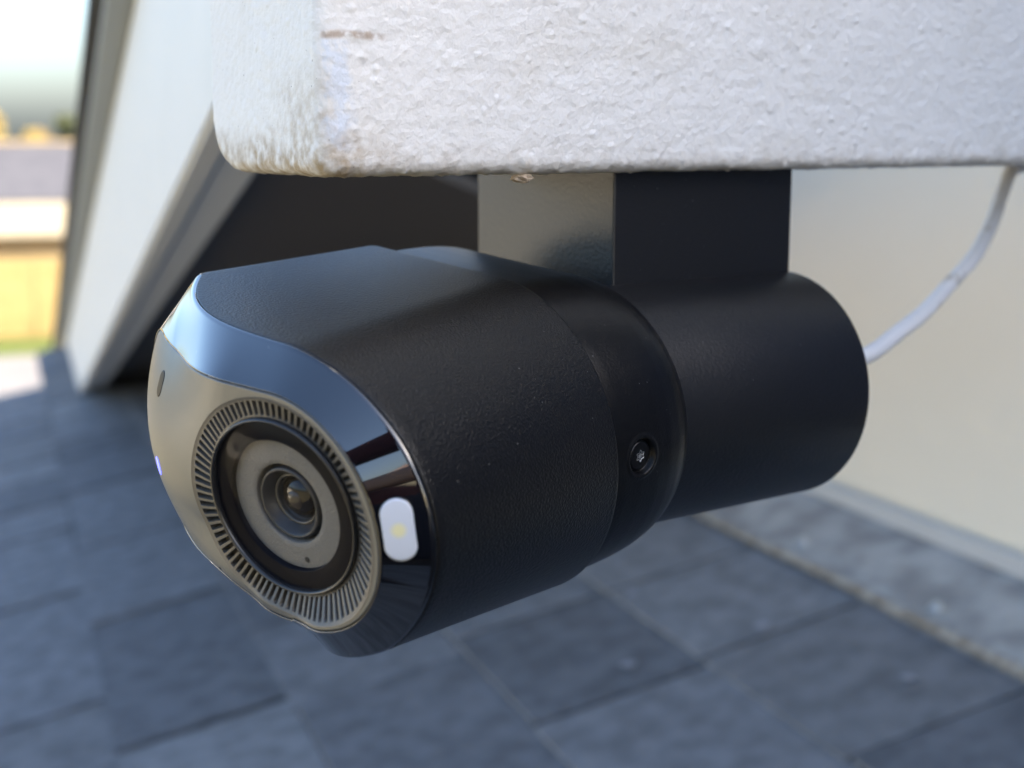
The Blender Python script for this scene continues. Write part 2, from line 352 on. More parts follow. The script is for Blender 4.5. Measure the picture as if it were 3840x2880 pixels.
def dirty_beam(m):
    n = m.node_tree; b = n.nodes['Principled BSDF']; tc = n.nodes.new('ShaderNodeTexCoord')
    sep = n.nodes.new('ShaderNodeSeparateXYZ'); n.links.new(tc.outputs['Object'], sep.inputs[0])
    def math_(op, a, b_=None, c=None):
        t = n.nodes.new('ShaderNodeMath'); t.operation = op
        for i, q in enumerate((a, b_, c)):
            if q is None: continue
            if isinstance(q, (int, float)): t.inputs[i].default_value = q
            else: n.links.new(q, t.inputs[i])
        return t.outputs[0]
    def rng_(a, lo, hi, o0=0.0, o1=1.0):
        t = n.nodes.new('ShaderNodeMapRange'); t.interpolation_type = 'SMOOTHSTEP'
        n.links.new(a, t.inputs[0])
        for i, q in enumerate((lo, hi, o0, o1)): t.inputs[i+1].default_value = q
        return t.outputs[0]
    def nz(scale, det=5, off=0):
        t = n.nodes.new('ShaderNodeTexNoise'); t.inputs['Scale'].default_value = scale; t.inputs['Detail'].default_value = det
        mp = n.nodes.new('ShaderNodeMapping'); mp.inputs['Location'].default_value = (off, off*1.7, off*.3)
        n.links.new(tc.outputs['Object'], mp.inputs[0]); n.links.new(mp.outputs[0], t.inputs['Vector']); return t.outputs['Fac']
    X, Y, Z = sep.outputs
    zz = math_('ADD', Z, math_('MULTIPLY', math_('SUBTRACT', nz(130), 0.5), 0.012))
    low = rng_(zz, 0.0015, -0.0085)                       # grime along the lowest edge
    near = rng_(X, 0.215, 0.180)                          # most of it at the free end
    xx = math_('ADD', X, math_('MULTIPLY', math_('SUBTRACT', nz(170, 5, 3), 0.5), 0.009))
    endz = rng_(zz, 0.006, -0.006)
    corner = rng_(math_('ABSOLUTE', math_('SUBTRACT', xx, 0.1800)), 0.0045, 0.0)
    cornz = rng_(Z, 0.024, 0.004)
    frontonly = rng_(Y, 0.3245, 0.3232)
    d1 = math_('MULTIPLY', endz, near); d2 = math_('MULTIPLY', math_('MULTIPLY', corner, cornz), 0.6)
    d3 = math_('MULTIPLY', low, 0.32)
    dirt = math_('MULTIPLY', math_('MAXIMUM', math_('MAXIMUM', d1, d2), d3), rng_(nz(260, 6, 7), 0.22, 0.72))
    # the brown score line near the corner
    ln = rng_(math_('ABSOLUTE', math_('SUBTRACT', math_('ADD', Z, math_('MULTIPLY', math_('SUBTRACT', nz(60, 3, 2), 0.5), 0.003)), 0.0265)), 0.0016, 0.0003)
    lx = math_('MULTIPLY', rng_(X, 0.1795, 0.181), rng_(X, 0.2000, 0.1955))
    line = math_('MULTIPLY', math_('MULTIPLY', ln, lx), rng_(nz(300, 4, 5), 0.32, 0.55))
    # bluish filler patch beside the corner
    px = math_('MULTIPLY', rng_(xx, 0.1800, 0.1815), rng_(xx, 0.1895, 0.1855))
    patch = math_('MULTIPLY', math_('MULTIPLY', px, rng_(Z, 0.026, 0.0245)), rng_(nz(150, 4, 11), 0.42, 0.60))
    patch = math_('MULTIPLY', math_('MULTIPLY', patch, frontonly), 0.75); line = math_('MULTIPLY', math_('MULTIPLY', line, frontonly), 0.7)
    pin = math_('MULTIPLY', rng_(nz(900, 2, 4), 0.735, 0.78), rng_(X, 0.205, 0.19))
    yel = math_('MULTIPLY', rng_(nz(35, 4, 13), 0.5, 0.75), 0.35)
    prev = None
    base = (0.84, 0.83, 0.80)
    for fac, col in ((yel, (0.74, 0.70, 0.62)), (patch, (0.70, 0.77, 0.87)), (dirt, (0.40, 0.31, 0.20)), (line, (0.34, 0.23, 0.14)), (pin, (0.22, 0.20, 0.20))):
        mx = n.nodes.new('ShaderNodeMix'); mx.data_type = 'RGBA'; n.links.new(fac, mx.inputs[0])
        if prev is None: mx.inputs[6].default_value = (*base, 1)
        else: n.links.new(prev, mx.inputs[6])
        mx.inputs[7].default_value = (*col, 1); prev = mx.outputs[2]
    n.links.new(prev, b.inputs['Base Color'])
dirty_beam(M_beam)
beam = obj('painted_beam', beam_mesh(), M_beam); beam.location = EYE
tag(beam, 'thickly painted white beam with grimy rounded end, above the black camera', 'beam')
bm = bmesh.new(); bmesh.ops.create_icosphere(bm, subdivisions=3, radius=0.0022)
for v in bm.verts:
    v.co *= 1+0.5*noise.noise(v.co*900); v.co.x *= 1.5; v.co.z *= 0.6
fk = obj('paint_flake', bm, mat('peeling_flake', (0.50, 0.40, 0.29), 0.85), beam); fk.location = (0.2460, 0.326, -0.0105)

# ------------------------------------------------------------------ the security camera
S = 0.03
Uv = Vector((0.0966, -0.9907, -0.0965)).normalized(); Wv = Vector((-0.9919, -0.0878, -0.0889)).normalized()
Vv = Wv.cross(Uv).normalized(); Uv = Vv.cross(Wv).normalized()
O = E((0.1497, 0.3039, -0.0912))
BODY = Matrix(((Uv.x, Vv.x, Wv.x, O.x), (Uv.y, Vv.y, Wv.y, O.y), (Uv.z, Vv.z, Wv.z, O.z), (0, 0, 0, 1)))
sc_ = bpy.data.objects.new('security_camera', None); C.objects.link(sc_); sc_.matrix_world = BODY; sc_.empty_display_size = 0.05
tag(sc_, 'black outdoor security camera with ribbed lens ring, hanging under the white beam', 'security camera')
BINV = BODY.inverted()
def world_basis(): return BINV       # for children modelled in world coordinates

M_body = mat('textured_black_plastic', (0.003, 0.003, 0.0034), 0.36, spec=0.38, bumps=((1500, 0.00042, 0.60, 1, 'n'),))
M_gloss = mat('piano_black', (0.003, 0.003, 0.004), 0.03, spec=0.9, coat=0.7, bumps=((55, 0.0002, 0.04, 1, 'n'),))
M_gloss.node_tree.nodes['Principled BSDF'].inputs['Coat IOR'].default_value = 1.8
M_face = mat('satin_face', (0.15, 0.15, 0.14), 0.38, metal=0.35, spec=0.6, bumps=((1800, 0.0002, 0.12, 2, 'n'),))
M_ring = mat('lens_ring_plastic', (0.115, 0.107, 0.094), 0.40, metal=0.30, spec=0.5, bumps=((1500, 0.0003, 0.25, 2, 'n'),))
M_disc = mat('grained_lens_disc', (0.165, 0.155, 0.138), 0.55, spec=0.4, bumps=((1900, 0.0004, 0.8, 1, 'n'),))
M_blk = mat('black_border', (0.005, 0.005, 0.008), 0.35, spec=0.06)
M_mnt = mat('powder_coat', (0.004, 0.0043, 0.0055), 0.41, spec=0.62, bumps=((900, 0.0004, 0.30, 2, 'n'), (1700, 0.0002, 0.35, 2, 'n')))
M_coll = mat('collar_plastic', (0.0035, 0.0035, 0.004), 0.33, spec=0.28, bumps=((1400, 0.0003, 0.28, 2, 'n'),))

def dusty(m, scale, size, col):
    n = m.node_tree; b = n.nodes['Principled BSDF']; tc = n.nodes.new('ShaderNodeTexCoord'); v = n.nodes.new('ShaderNodeTexVoronoi'); v.inputs['Scale'].default_value = scale
    n.links.new(tc.outputs['Object'], v.inputs['Vector'])
    sp = n.nodes.new('ShaderNodeSeparateColor'); n.links.new(v.outputs['Color'], sp.inputs[0])
    th = n.nodes.new('ShaderNodeMath'); th.operation = 'MULTIPLY'; th.inputs[1].default_value = size; n.links.new(sp.outputs[0], th.inputs[0])
    lt = n.nodes.new('ShaderNodeMath'); lt.operation = 'LESS_THAN'; n.links.new(v.outputs['Distance'], lt.inputs[0]); n.links.new(th.outputs[0], lt.inputs[1])
    mx = n.nodes.new('ShaderNodeMix'); mx.data_type = 'RGBA'; n.links.new(lt.outputs[0], mx.inputs[0])
    mx.inputs[6].default_value = b.inputs['Base Color'].default_value; mx.inputs[7].default_value = (*col, 1)
    n.links.new(mx.outputs[2], b.inputs['Base Color'])
dusty(M_body, 300, 0.050, (0.35, 0.34, 0.32)); dusty(M_gloss, 260, 0.045, (0.35, 0.34, 0.32)); dusty(M_mnt, 330, 0.045, (0.3, 0.3, 0.3)); dusty(M_coll, 330, 0.06, (0.3, 0.3, 0.3))

CU, CV, RR, RG, RDISC = 0.264, 0.157, 0.995, 0.726, 0.555
AX, AY = 0.20, -0.03
UL = -2.0
def Dm(u, v):           # the gently domed face, flat around the lens
    u = np.asarray(u, float); v = np.asarray(v, float)
    tv = sstep(0.0, 0.4, v); wt = sstep(-0.4, 0.608, CU-u)*(1-tv)+sstep(0.45, 1.75, CU-u)*tv
    el = np.maximum(0, CU-u-0.467); er = np.maximum(0, u-CU-0.85)
    return -AX*(u-CU)-AY*(v-CV)-0.176*el*el-0.27*er*er-0.309*wt*(v-0.213)**2+0.18*sstep(-0.15, -0.8, v)*sstep(-1.9, -0.25, u)*sstep(0.45, -0.1, u)
def Gm(u):
    u = np.asarray(u); return -0.2-np.where(u < -0.5, 0.2, 0.077)*(u+0.5)**2
RT = np.array([(-180, 1.066), (-161, 1.06), (-146, 1.035), (-133, 0.985), (-116, 0.915), (-100, 0.885), (-86.7, 0.910), (-70, 0.955), (-58.6, 0.992), (-50, 1.02), (-40, 1.036), (-26, 1.03), (-12, 1.008), (0, 0.988),
               (10, 0.979), (23, 0.972), (35, 0.964), (57, 0.962), (75, 0.962), (90, 0.960), (102, 0.957), (120, 0.956), (140, 0.985), (155, 1.030), (170, 1.060), (180, 1.066)])
_pg = np.linspace(-180, 180, 361)[:-1]; _rg = np.interp(_pg, RT[:, 0], RT[:, 1])
_k = np.exp(-0.5*(np.arange(-36, 37)/13.0)**2); _k /= _k.sum(); _rg = np.convolve(np.concatenate([_rg[-36:], _rg, _rg[:36]]), _k, 'valid')
def ring_out(ph):
    d = np.degrees(np.asarray(ph, float)); d = (d+180) % 360-180
    return np.interp(d, np.concatenate([_pg, [180]]), np.concatenate([_rg, [_rg[0]]]))
# section of the body: right half-ellipse, flat top and bottom, left half-ellipse
FRONT = dict(ue=0.093, A=1.493, Bh=1.35, v0=0.126, ul=-2.45, Al=0.85)
BACK = dict(ue=-0.55, A=1.60, Bh=1.565, v0=-0.10, ul=-2.45, Al=0.85)
def sec_pt(d, k):
    """k in [0,4): 0..1 right arc top->bottom, 1..2 bottom flat, 2..3 left arc bottom->top, 3..4 top flat"""
    if k < 1: t = math.pi/2-math.pi*k; return d['ue']+d['A']*math.cos(t), d['v0']+d['Bh']*math.sin(t)
    if k < 2: return d['ue']+(d['ul']-d['ue'])*(k-1), d['v0']-d['Bh']
    if k < 3: t = -math.pi/2-math.pi*(k-2); return d['ul']+d['Al']*math.cos(t), d['v0']+d['Bh']*math.sin(t)
    return d['ul']+(d['ue']-d['ul'])*(k-3), d['v0']+d['Bh']
KS = np.concatenate([np.linspace(0, 1, 150, endpoint=False), np.linspace(1, 2, 50, endpoint=False), np.linspace(2, 3, 110, endpoint=False), np.linspace(3, 4, 60, endpoint=False)])
Fuv = np.array([sec_pt(FRONT, k) for k in KS]); Buv = np.array([sec_pt(BACK, k) for k in KS])
PH = np.arctan2(Fuv[:, 1]-CV, Fuv[:, 0]-CU)
def pill_r(ph):             # distance from the lens centre to the rim of the satin face plate
    out = []
    for p in ph:
        c, s = math.cos(p), math.sin(p); r0 = float(ring_out(p))+0.035-0.018*float(sstep(-0.3, -0.8, s))
        if c >= 0.0: out.append(r0); continue
        rt = float(ring_out(math.pi/2 if s > 0 else -math.pi/2))+0.035
        t = 1e9
        for _ in range(30):
            x = -c*min(t, 4); h = rt-(0.05*float(sstep(0.55, 1.4, x)) if s > 0 else 0.20*float(sstep(0.10, 1.1, x)))
            t = h/max(1e-6, abs(s))
            if t > 50: break
        xl = UL-CU; h = rt-(0.05 if s > 0 else 0.20)
        if t*c >= xl: out.append(t); continue
        A, B = 1.0, h
        a = (c/A)**2+(s/B)**2; b = -2*c*xl/A**2; cc = (xl/A)**2-1
        out.append((-b+math.sqrt(max(0, b*b-4*a*cc)))/(2*a))
    return np.array(out)
MR = pill_r(PH)
Muv = np.column_stack([CU+MR*np.cos(PH), CV+MR*np.sin(PH)])
def P3(uv, w): return np.column_stack([uv, w])*S
# face plate: from the lens ring out to its rim
rings = []
ro = ring_out(PH)
for t in np.linspace(0, 1, 40):
    r = ro+(MR-ro)*t
    uv = np.column_stack([CU+r*np.cos(PH), CV+r*np.sin(PH)]); rings.append(P3(uv, Dm(uv[:, 0], uv[:, 1])))
# rounded lip into a hairline seam
rings.append(P3(CU*0+Muv+0.010*np.column_stack([np.cos(PH), np.sin(PH)]), Dm(Muv[:, 0], Muv[:, 1])-0.012))
rings.append(P3(Muv+0.010*np.column_stack([np.cos(PH), np.sin(PH)]), Dm(Muv[:, 0], Muv[:, 1])-0.05))
face_me = loft('face_plate', rings); face = obj('face_plate', face_me, M_face, sc_)
# piano-black bezel between face plate and body
tuck = sstep(0.75, -0.95, Fuv[:, 0])*sstep(-0.2, -1.15, Fuv[:, 1])
Fuv[:, 1] += 0.26*tuck
Fuv[:, 1] = np.where(Fuv[:, 1] < -0.85, -0.85+(Fuv[:, 1]+0.85)*0.80, Fuv[:, 1])
dM, gF = Dm(Muv[:, 0], Muv[:, 1]), Gm(Fuv[:, 0])-0.52*tuck
M2 = Muv+0.018*np.column_stack([np.cos(PH), np.sin(PH)])
rings = [P3(M2, dM-0.06), P3(M2, dM-0.012), P3(M2+0.008*np.column_stack([np.cos(PH), np.sin(PH)]), dM-0.004)]
for t in np.linspace(0.04, 0.955, 36):
    ctrl_uv = Muv+0.52*(Fuv-Muv); ctrl_w = dM+(0.52-0.20*sstep(-1.2, -2.3, Fuv[:, 0])[:, None][:, 0]+0.1*tuck)*(gF-dM)
    b0, b1, b2 = (1-t)**2, 2*t*(1-t), t*t
    rings.append(P3(b0*M2+b1*ctrl_uv+b2*Fuv, b0*(dM-0.002)+b1*ctrl_w+b2*gF))
ct = np.array([-0.75, 0.126])
for dw, k in ((-0.010, 1.0), (-0.022, 0.9985), (-0.03, 0.990), (-0.07, 0.988)):
    rings.append(P3(ct+(Fuv-ct)*k, gF+dw))
bezel_me = loft('bezel', rings); bezel = obj('bezel', bezel_me, M_gloss, sc_)
# body shell
LB = 3.10
rings = [P3(ct+(Fuv-ct)*0.984, gF-0.07), P3(ct+(Fuv-ct)*0.988, gF-0.036), P3(ct+(Fuv-ct)*0.995, gF-0.032), P3(ct+(Fuv-ct)*0.999, gF-0.040), P3(Fuv, gF-0.055)]
for t in np.linspace(0.04, 1, 40):
    uv = Fuv+(Buv-Fuv)*t; rings.append(P3(uv, (gF-0.055)+(-(LB-0.06)-(gF-0.055))*t))
cb = np.array([-0.98, -0.10])
for dl, k in ((0.025, 0.9985), (0.045, 0.994), (0.058, 0.987), (0.062, 0.978), (0.062, 0.93), (0.0, 0.90)):
    rings.append(P3(cb+(Buv-cb)*k, np.full(len(Buv), -(LB-0.06)-dl)))
obj('body_shell', loft('body_shell', rings), M_body, sc_)
# rear collar, with the screw's recess pressed in
KD = np.concatenate([np.linspace(0, 0.25, 60, endpoint=False), np.linspace(0.25, 0.7, 420, endpoint=False), np.linspace(0.7, 1, 50, endpoint=False), np.linspace(1, 2, 40, endpoint=False), np.linspace(2, 3, 90, endpoint=False), np.linspace(3, 4, 40, endpoint=False)])
Cuv = np.array([sec_pt(BACK, k) for k in KD]); Cuv[:, 1] = np.where(Cuv[:, 1] > -0.1, -0.1+(Cuv[:, 1]+0.1)*0.978, Cuv[:, 1])
prof = [(2.98, 0.958), (3.06, 0.962), (3.2, 0.966), (3.4, 0.964), (3.6, 0.958), (3.75, 0.947), (3.88, 0.930), (3.98, 0.908), (4.06, 0.880), (4.13, 0.845), (4.18, 0.80), (4.21, 0.74), (4.22, 0.6), (4.22, 0.3), (4.22, 0.02)]
pl, pk = np.array([2.98+(a-2.98)*1.2 for a, b in prof]), np.array([b for a, b in prof])
Ls = np.concatenate([np.linspace(2.98, 3.25, 14, endpoint=False), np.linspace(3.25, 3.70, 62, endpoint=False), np.linspace(3.70, 4.46, 60)])
Kk = np.interp(Ls, pl, pk)
for _ in range(6): Kk[1:-1] = (Kk[:-2]+2*Kk[1:-1]+Kk[2:])/4
rings = [P3(cb+(Cuv-cb)*k, np.full(len(Cuv), -L)) for L, k in zip(Ls, Kk)]
rings += [P3(cb+(Cuv-cb)*k, np.full(len(Cuv), -4.468)) for k in (0.6, 0.3, 0.02)]
SCR = np.array([0.93, -0.03, -3.47])*S; SN = np.array([1.0, 0, -0.04]); SN /= np.linalg.norm(SN)
for r_ in rings:
    d = r_-SCR; ax = d@SN; rad = np.linalg.norm(d-ax[:, None]*SN, axis=1)/S
    hit = (r_[:, 0] > 0.5*S)
    rad = np.where(hit, rad, 9.0)
    dep = 0.055*(1-sstep(0.150, 0.178, rad))+0.008*np.exp(-((rad-0.195)/0.02)**2)*-1
    r_ -= (dep*S)[:, None]*SN
obj('rear_collar', loft('rear_collar', rings), M_coll, sc_)
# the screw
q = Matrix.Translation(Vector(SCR)-Vector(SN)*0.0) @ Vector(SN).to_track_quat('Z', 'Y').to_matrix().to_4x4()
col_bvh_pts = np.concatenate(rings); dd = col_bvh_pts-SCR; axd = dd@SN; rad = np.linalg.norm(dd-axd[:, None]*SN, axis=1)
sel = (rad < 0.08*S) & (col_bvh_pts[:, 0] > 0.5*S); base_h = float(axd[sel].mean()) if sel.any() else 0.0
bm = bmesh.new()
prof_s = [(0.0, 0.010), (0.030, 0.010)]
n = 48
def lathe(profile, n=64, name='lathe', close_axis=True):
    v = []; f = []
    for (r, h) in profile:
        for i in range(n): a = 2*math.pi*i/n; v.append((r*math.cos(a), r*math.sin(a), h))
    for k in range(len(profile)-1):
        for i in range(n): j = (i+1) % n; f.append((k*n+i, k*n+j, (k+1)*n+j, (k+1)*n+i))
    return mesh(name, v, f)
bm.free()
M_screw = mat('black_steel', (0.02, 0.02, 0.022), 0.28, metal=0.8)
M_sock = mat('bare_steel', (0.62, 0.63, 0.62), 0.28, metal=1.0, bumps=((3000, 0.0003, 0.8, 2, 'n'),))
sh = lathe([(0.0001*S, 0.022*S), (0.052*S, 0.022*S), (0.058*S, 0.024*S), (0.125*S, 0.022*S), (0.138*S, 0.016*S), (0.142*S, 0.004*S), (0.142*S, -0.04*S)], 64, 'screw')
screw = obj('screw', sh, M_screw, sc_, Matrix.Translation(Vector(SN)*base_h) @ q)
# six-lobed socket
v = []; f = []; n = 72
for (kk, h) in ((1.0, 0.0255), (0.8, 0.0265), (0.78, 0.020), (0.30, 0.0235), (0.06, 0.0245)):
    for i in range(n):
        a = 2*math.pi*i/n; r = 0.050*(1+0.20*math.cos(6*a))*kk*S; v.append((r*math.cos(a), r*math.sin(a), h*S))
for k in range(4):
    for i in range(n): j = (i+1) % n; f.append((k*n+i, k*n+j, (k+1)*n+j, (k+1)*n+i))
f.append(tuple(range(4*n, 5*n)))
obj('socket', mesh('socket', v, f), M_sock, screw)

# lens group, in its own tilted frame
a_ = Vector((0.9806, 0.0059, -0.1959)); n_ = Vector((0.2449, -0.1049, 0.9638)).normalized(); a_ = (a_-a_.dot(n_)*n_).normalized(); b_ = n_.cross(a_)
LENS = Matrix(((a_.x, b_.x, n_.x, 0.281*S), (a_.y, b_.y, n_.y, 0.181*S), (a_.z, b_.z, n_.z, 0.03*S), (0, 0, 0, 1)))
def lens_part(name, me, m, parent=None):
    if parent is None: return obj(name, me, m, sc_, LENS)
    return obj(name, me, m, parent)
# ribbed ring: a shallow cone, its grooves real
NR, SUB = 84, 12
ang = np.linspace(0, 2*math.pi, NR*SUB, endpoint=False)
ph_in = (np.arange(NR*SUB) % SUB)/SUB
groove = sstep(0.06, 0.20, ph_in)*(1-sstep(0.50, 0.64, ph_in))
rings = []
Ro = ring_out(ang); Ri = 0.768; LM = np.array(LENS.to_3x3()); LT = np.array(LENS.translation)
lens_c = LT/S
def outer(k, dz):
    u_, v_ = CU+(Ro+k)*np.cos(ang), CV+(Ro+k)*np.sin(ang); return np.column_stack([u_, v_, Dm(u_, v_)+dz])*S
# inner edge: same bearings seen from the lens axis
po = outer(0, 0); rel = (po-LT)@LM; angi = np.arctan2(rel[:, 1], rel[:, 0])
pin_ = (np.column_stack([Ri*np.cos(angi), Ri*np.sin(angi), np.full_like(angi, -0.105)])*S)@LM.T+LT
nn_ = np.array(n_)
rings += [outer(0.012, -0.12), outer(0.004, -0.01), outer(-0.002, 0.004), outer(-0.010, 0.002)]
p_o = outer(-0.016, -0.004)
for t, g in ((0.03, 0), (0.10, 0), (0.135, 0.55), (0.17, 1), (0.5, 1), (0.80, 1), (0.84, 1), (0.875, 0.6), (0.91, 0), (1.0, 0)):
    rings.append(p_o+(pin_-p_o)*t-(groove*g*0.075*S)[:, None]*nn_)
rings.append(pin_-0.16*S*nn_)
ringo = obj('lens_ring', sharp(loft('lens_ring', rings), 40), M_ring, sc_)
def L_(prof, n=128, name='part'): return lathe([(r*S, h*S) for r, h in prof], n, name)
seat = lens_part('glass_seat', L_([(0.768, -0.22), (0.764, -0.085), (0.756, -0.062), (0.745, -0.060), (0.733, -0.072), (0.728, -0.10), (0.727, -0.16)], 160), mat('seat_plastic', (0.02, 0.02, 0.021), 0.22, spec=0.6))
bord = lens_part('lens_border', L_([(0.730, -0.112), (0.575, -0.112), (0.567, -0.116), (0.563, -0.20)], 160), M_blk)
dsc = lens_part('lens_disc', L_([(0.60, -0.165), (0.40, -0.165), (0.352, -0.165), (0.345, -0.172), (0.343, -0.30)], 160), M_disc)
barrel = lens_part('lens_barrel', L_([(0.345, -0.28), (0.315, -0.28), (0.312, -0.195), (0.304, -0.172), (0.292, -0.165), (0.278, -0.172), (0.268, -0.20), (0.235, -0.225), (0.228, -0.262), (0.19, -0.285), (0.18, -0.33), (0.0001, -0.34)], 128), mat('barrel_plastic', (0.030, 0.030, 0.031), 0.38))
lens_part('inner_ring', L_([(0.226, -0.262), (0.212, -0.245), (0.198, -0.262), (0.192, -0.29)], 96), mat('inner_ring', (0.045, 0.044, 0.042), 0.22), barrel)
def cap(r, h, z, k=14):
    rs = (r*r+h*h)/(2*h); am = math.asin(min(1, r/rs))
    return [(max(1e-5, rs*math.sin(am*i/k)), z+rs*math.cos(am*i/k)-(rs-h)) for i in range(k+1)]
lens_part('lens_element', L_(cap(0.188, 0.085, -0.305), 96), mat('coated_lens', (0.012, 0.009, 0.007), 0.03, spec=0.35), barrel)
lens_part('lens_core', L_(cap(0.085, 0.035, -0.238), 64), mat('amber_lens', (0.055, 0.042, 0.03), 0.06, spec=0.35), barrel)  # tan base colour stands in for a warm reflection in the lens
gl = lens_part('cover_glass', L_([(0.0002, -0.083), (0.722, -0.083), (0.728, -0.090)], 160), glass_mat('cover_glass'))
bm = bmesh.new(); bmesh.ops.create_uvsphere(bm, u_segments=14, v_segments=8, radius=0.026*S)
for v in bm.verts: v.co.z *= 0.25
pin = obj('pinhole', bm, mat('pinhole', (0.02, 0.017, 0.014), 0.7), dsc); pin.location = (0.12*S, -0.475*S, -0.163*S)

# inserts laid onto curved faces: cast a flat outline on to the surface
def bvh_of(me):
    return BVHTree.FromPolygons([v.co.copy() for v in me.vertices], [tuple(p.vertices) for p in me.polygons])
def conform(name, bvh, centre, axis, upd, hw, hh, m, lift, parent, k=10, nn=64, dome=0.0):
    """pill of half-width hw and half-height hh"""
    axis = Vector(axis).normalized(); right = Vector(upd).cross(axis).normalized(); up2 = axis.cross(right)
    out = [];
    for i in range(nn):
        t = 2*math.pi*i/nn; x, y = hw*math.cos(t), hw*math.sin(t)
        y += (hh-hw) if y >= 0 else -(hh-hw); out.append((x, y))
    rings = []
    for s in [0.02]+[j/k for j in range(1, k+1)]+[1.0]:
        ring = []
        for (x, y) in out:
            p = Vector(centre)+right*x*s+up2*y*s
            h = bvh.ray_cast(p+axis*0.02, -axis, 0.06)
            hp = h[0] if h[0] is not None else p
            ring.append(hp+axis*lift)
        rings.append(np.array(ring))
    rings[-1] = rings[-1]-np.array(axis)*(lift+0.0008)
    if dome:
        for idx, s in enumerate([0.02]+[j/k for j in range(1, k+1)]): rings[idx] += np.array(axis)*dome*(1-s*s)
    return obj(name, loft(name, rings, True, True, False), m, parent)
bb = bvh_of(bezel_me); fb = bvh_of(face_me)
PC = Vector((1.433, 0.280, -0.304))*S; PA = Vector((0.63, 0.045, 0.775)); PU = (-0.13, 0.99, 0.04)
M_lamp = mat('frosted_lamp_window', (0.62, 0.66, 0.74), 0.35, spec=0.5)
conform('lamp_window_rim', bb, PC, PA, PU, 0.130*S, 0.256*S, mat('rim_black', (0.002, 0.002, 0.002), 0.3), 0.00006, sc_)
lampw = conform('lamp_window', bb, PC, PA, PU, 0.122*S, 0.247*S, M_lamp, 0.00016, sc_)
# warm phosphor seen through the frosted window
n = M_lamp.node_tree; tc = n.nodes.new('ShaderNodeTexCoord'); vs = n.nodes.new('ShaderNodeVectorMath'); vs.operation = 'DISTANCE'
h = bb.ray_cast(PC+PA.normalized()*0.02, -PA.normalized(), 0.06)[0] or PC
vs.inputs[1].default_value = tuple(h)
n.links.new(tc.outputs['Object'], vs.inputs[0]); mr = n.nodes.new('ShaderNodeMapRange'); mr.interpolation_type = 'SMOOTHSTEP'
mr.inputs[1].default_value = 0.0024; mr.inputs[2].default_value = 0.0008
n.links.new(vs.outputs['Value'], mr.inputs[0]); mx = n.nodes.new('ShaderNodeMix'); mx.data_type = 'RGBA'
mx.inputs[6].default_value = (0.62, 0.66, 0.74, 1); mx.inputs[7].default_value = (0.78, 0.74, 0.45, 1)
n.links.new(mr.outputs[0], mx.inputs[0]); n.links.new(mx.outputs[2], n.nodes['Principled BSDF'].inputs['Base Color'])
FA = (-0.35, 0, 1)
slot = conform('sensor_slot', fb, Vector((-1.62, 0.79, -0.05))*S, FA, (0, 1, 0), 0.07*S, 0.115*S, mat('sensor_glass', (0.004, 0.005, 0.008), 0.35, spec=0.15), 0.00010, sc_)
led = conform('status_light', fb, Vector((-1.66, 0.02, -0.05))*S, FA, (0, 1, 0), 0.055*S, 0.085*S, mat('blue_status_light', (0.05, 0.06, 0.6), 0.3, emit=((0.08, 0.10, 1.0), 1.4)), 0.00014, sc_)
conform('microphone_hole', fb, Vector((-0.62, -0.62, 0.0))*S, (0.1, 0, 1), (0, 1, 0), 0.016*S, 0.03*S, M_blk, 0.00005, sc_)

# mount: cylinder and post, square with the beam
CY, CZ, CR = 0.3340, -0.0825, 0.03852
X_END = 0.3649
v = []
prof = [(X_END+0.0, 0.0001), (X_END, CR*0.5), (X_END, CR-0.0009), (X_END-0.0003, CR-0.0003), (X_END-0.0010, CR), (0.30, CR), (0.262, CR), (0.262, CR*0.5), (0.262, 0.0001)]
N = 160; rings = []
for x, r in prof:
    t = np.linspace(0, 2*math.pi, N, endpoint=False); rings.append(np.column_stack([np.full(N, x), CY+r*np.cos(t), CZ+r*np.sin(t)]))
cyl = obj('mount_cylinder', sharp(loft('mount_cylinder', rings), 40), M_mnt, sc_, BINV @ Matrix.Translation(EYE))
bm = box_bm(0.2850, 0.3640, 0.3315, 0.4035, CZ+0.01, -0.0086, 0.0006, 2)
post = obj('mount_post', bm, M_mnt, sc_, BINV @ Matrix.Translation(EYE))

# ------------------------------------------------------------------ white cable
cpts = [(0.362, 0.334, -0.0835), (0.380, 0.3325, -0.0815), (0.4074, 0.3319, -0.0767), (0.4306, 0.3376, -0.0715), (0.4538, 0.3435, -0.0657), (0.4765, 0.3501, -0.0579),
        (0.5012, 0.3559, -0.0472), (0.5233, 0.3639, -0.0349), (0.5438, 0.3734, -0.0219), (0.5603, 0.3802, -0.0130), (0.580, 0.383, -0.0115), (0.70, 0.384, -0.0115)]
cp = [E(p) for p in spline(cpts, 8)]
M_cab = mat('grubby_white_cable', (0.85, 0.84, 0.83), 0.4, vary=(60, (0.48, 0.43, 0.34), 0.58, 0.70, 4))
tag(obj('cable', tube('cable', cp, 0.0031, 14), M_cab), 'grubby white cable curving from the black cylinder up behind the beam', 'cable')

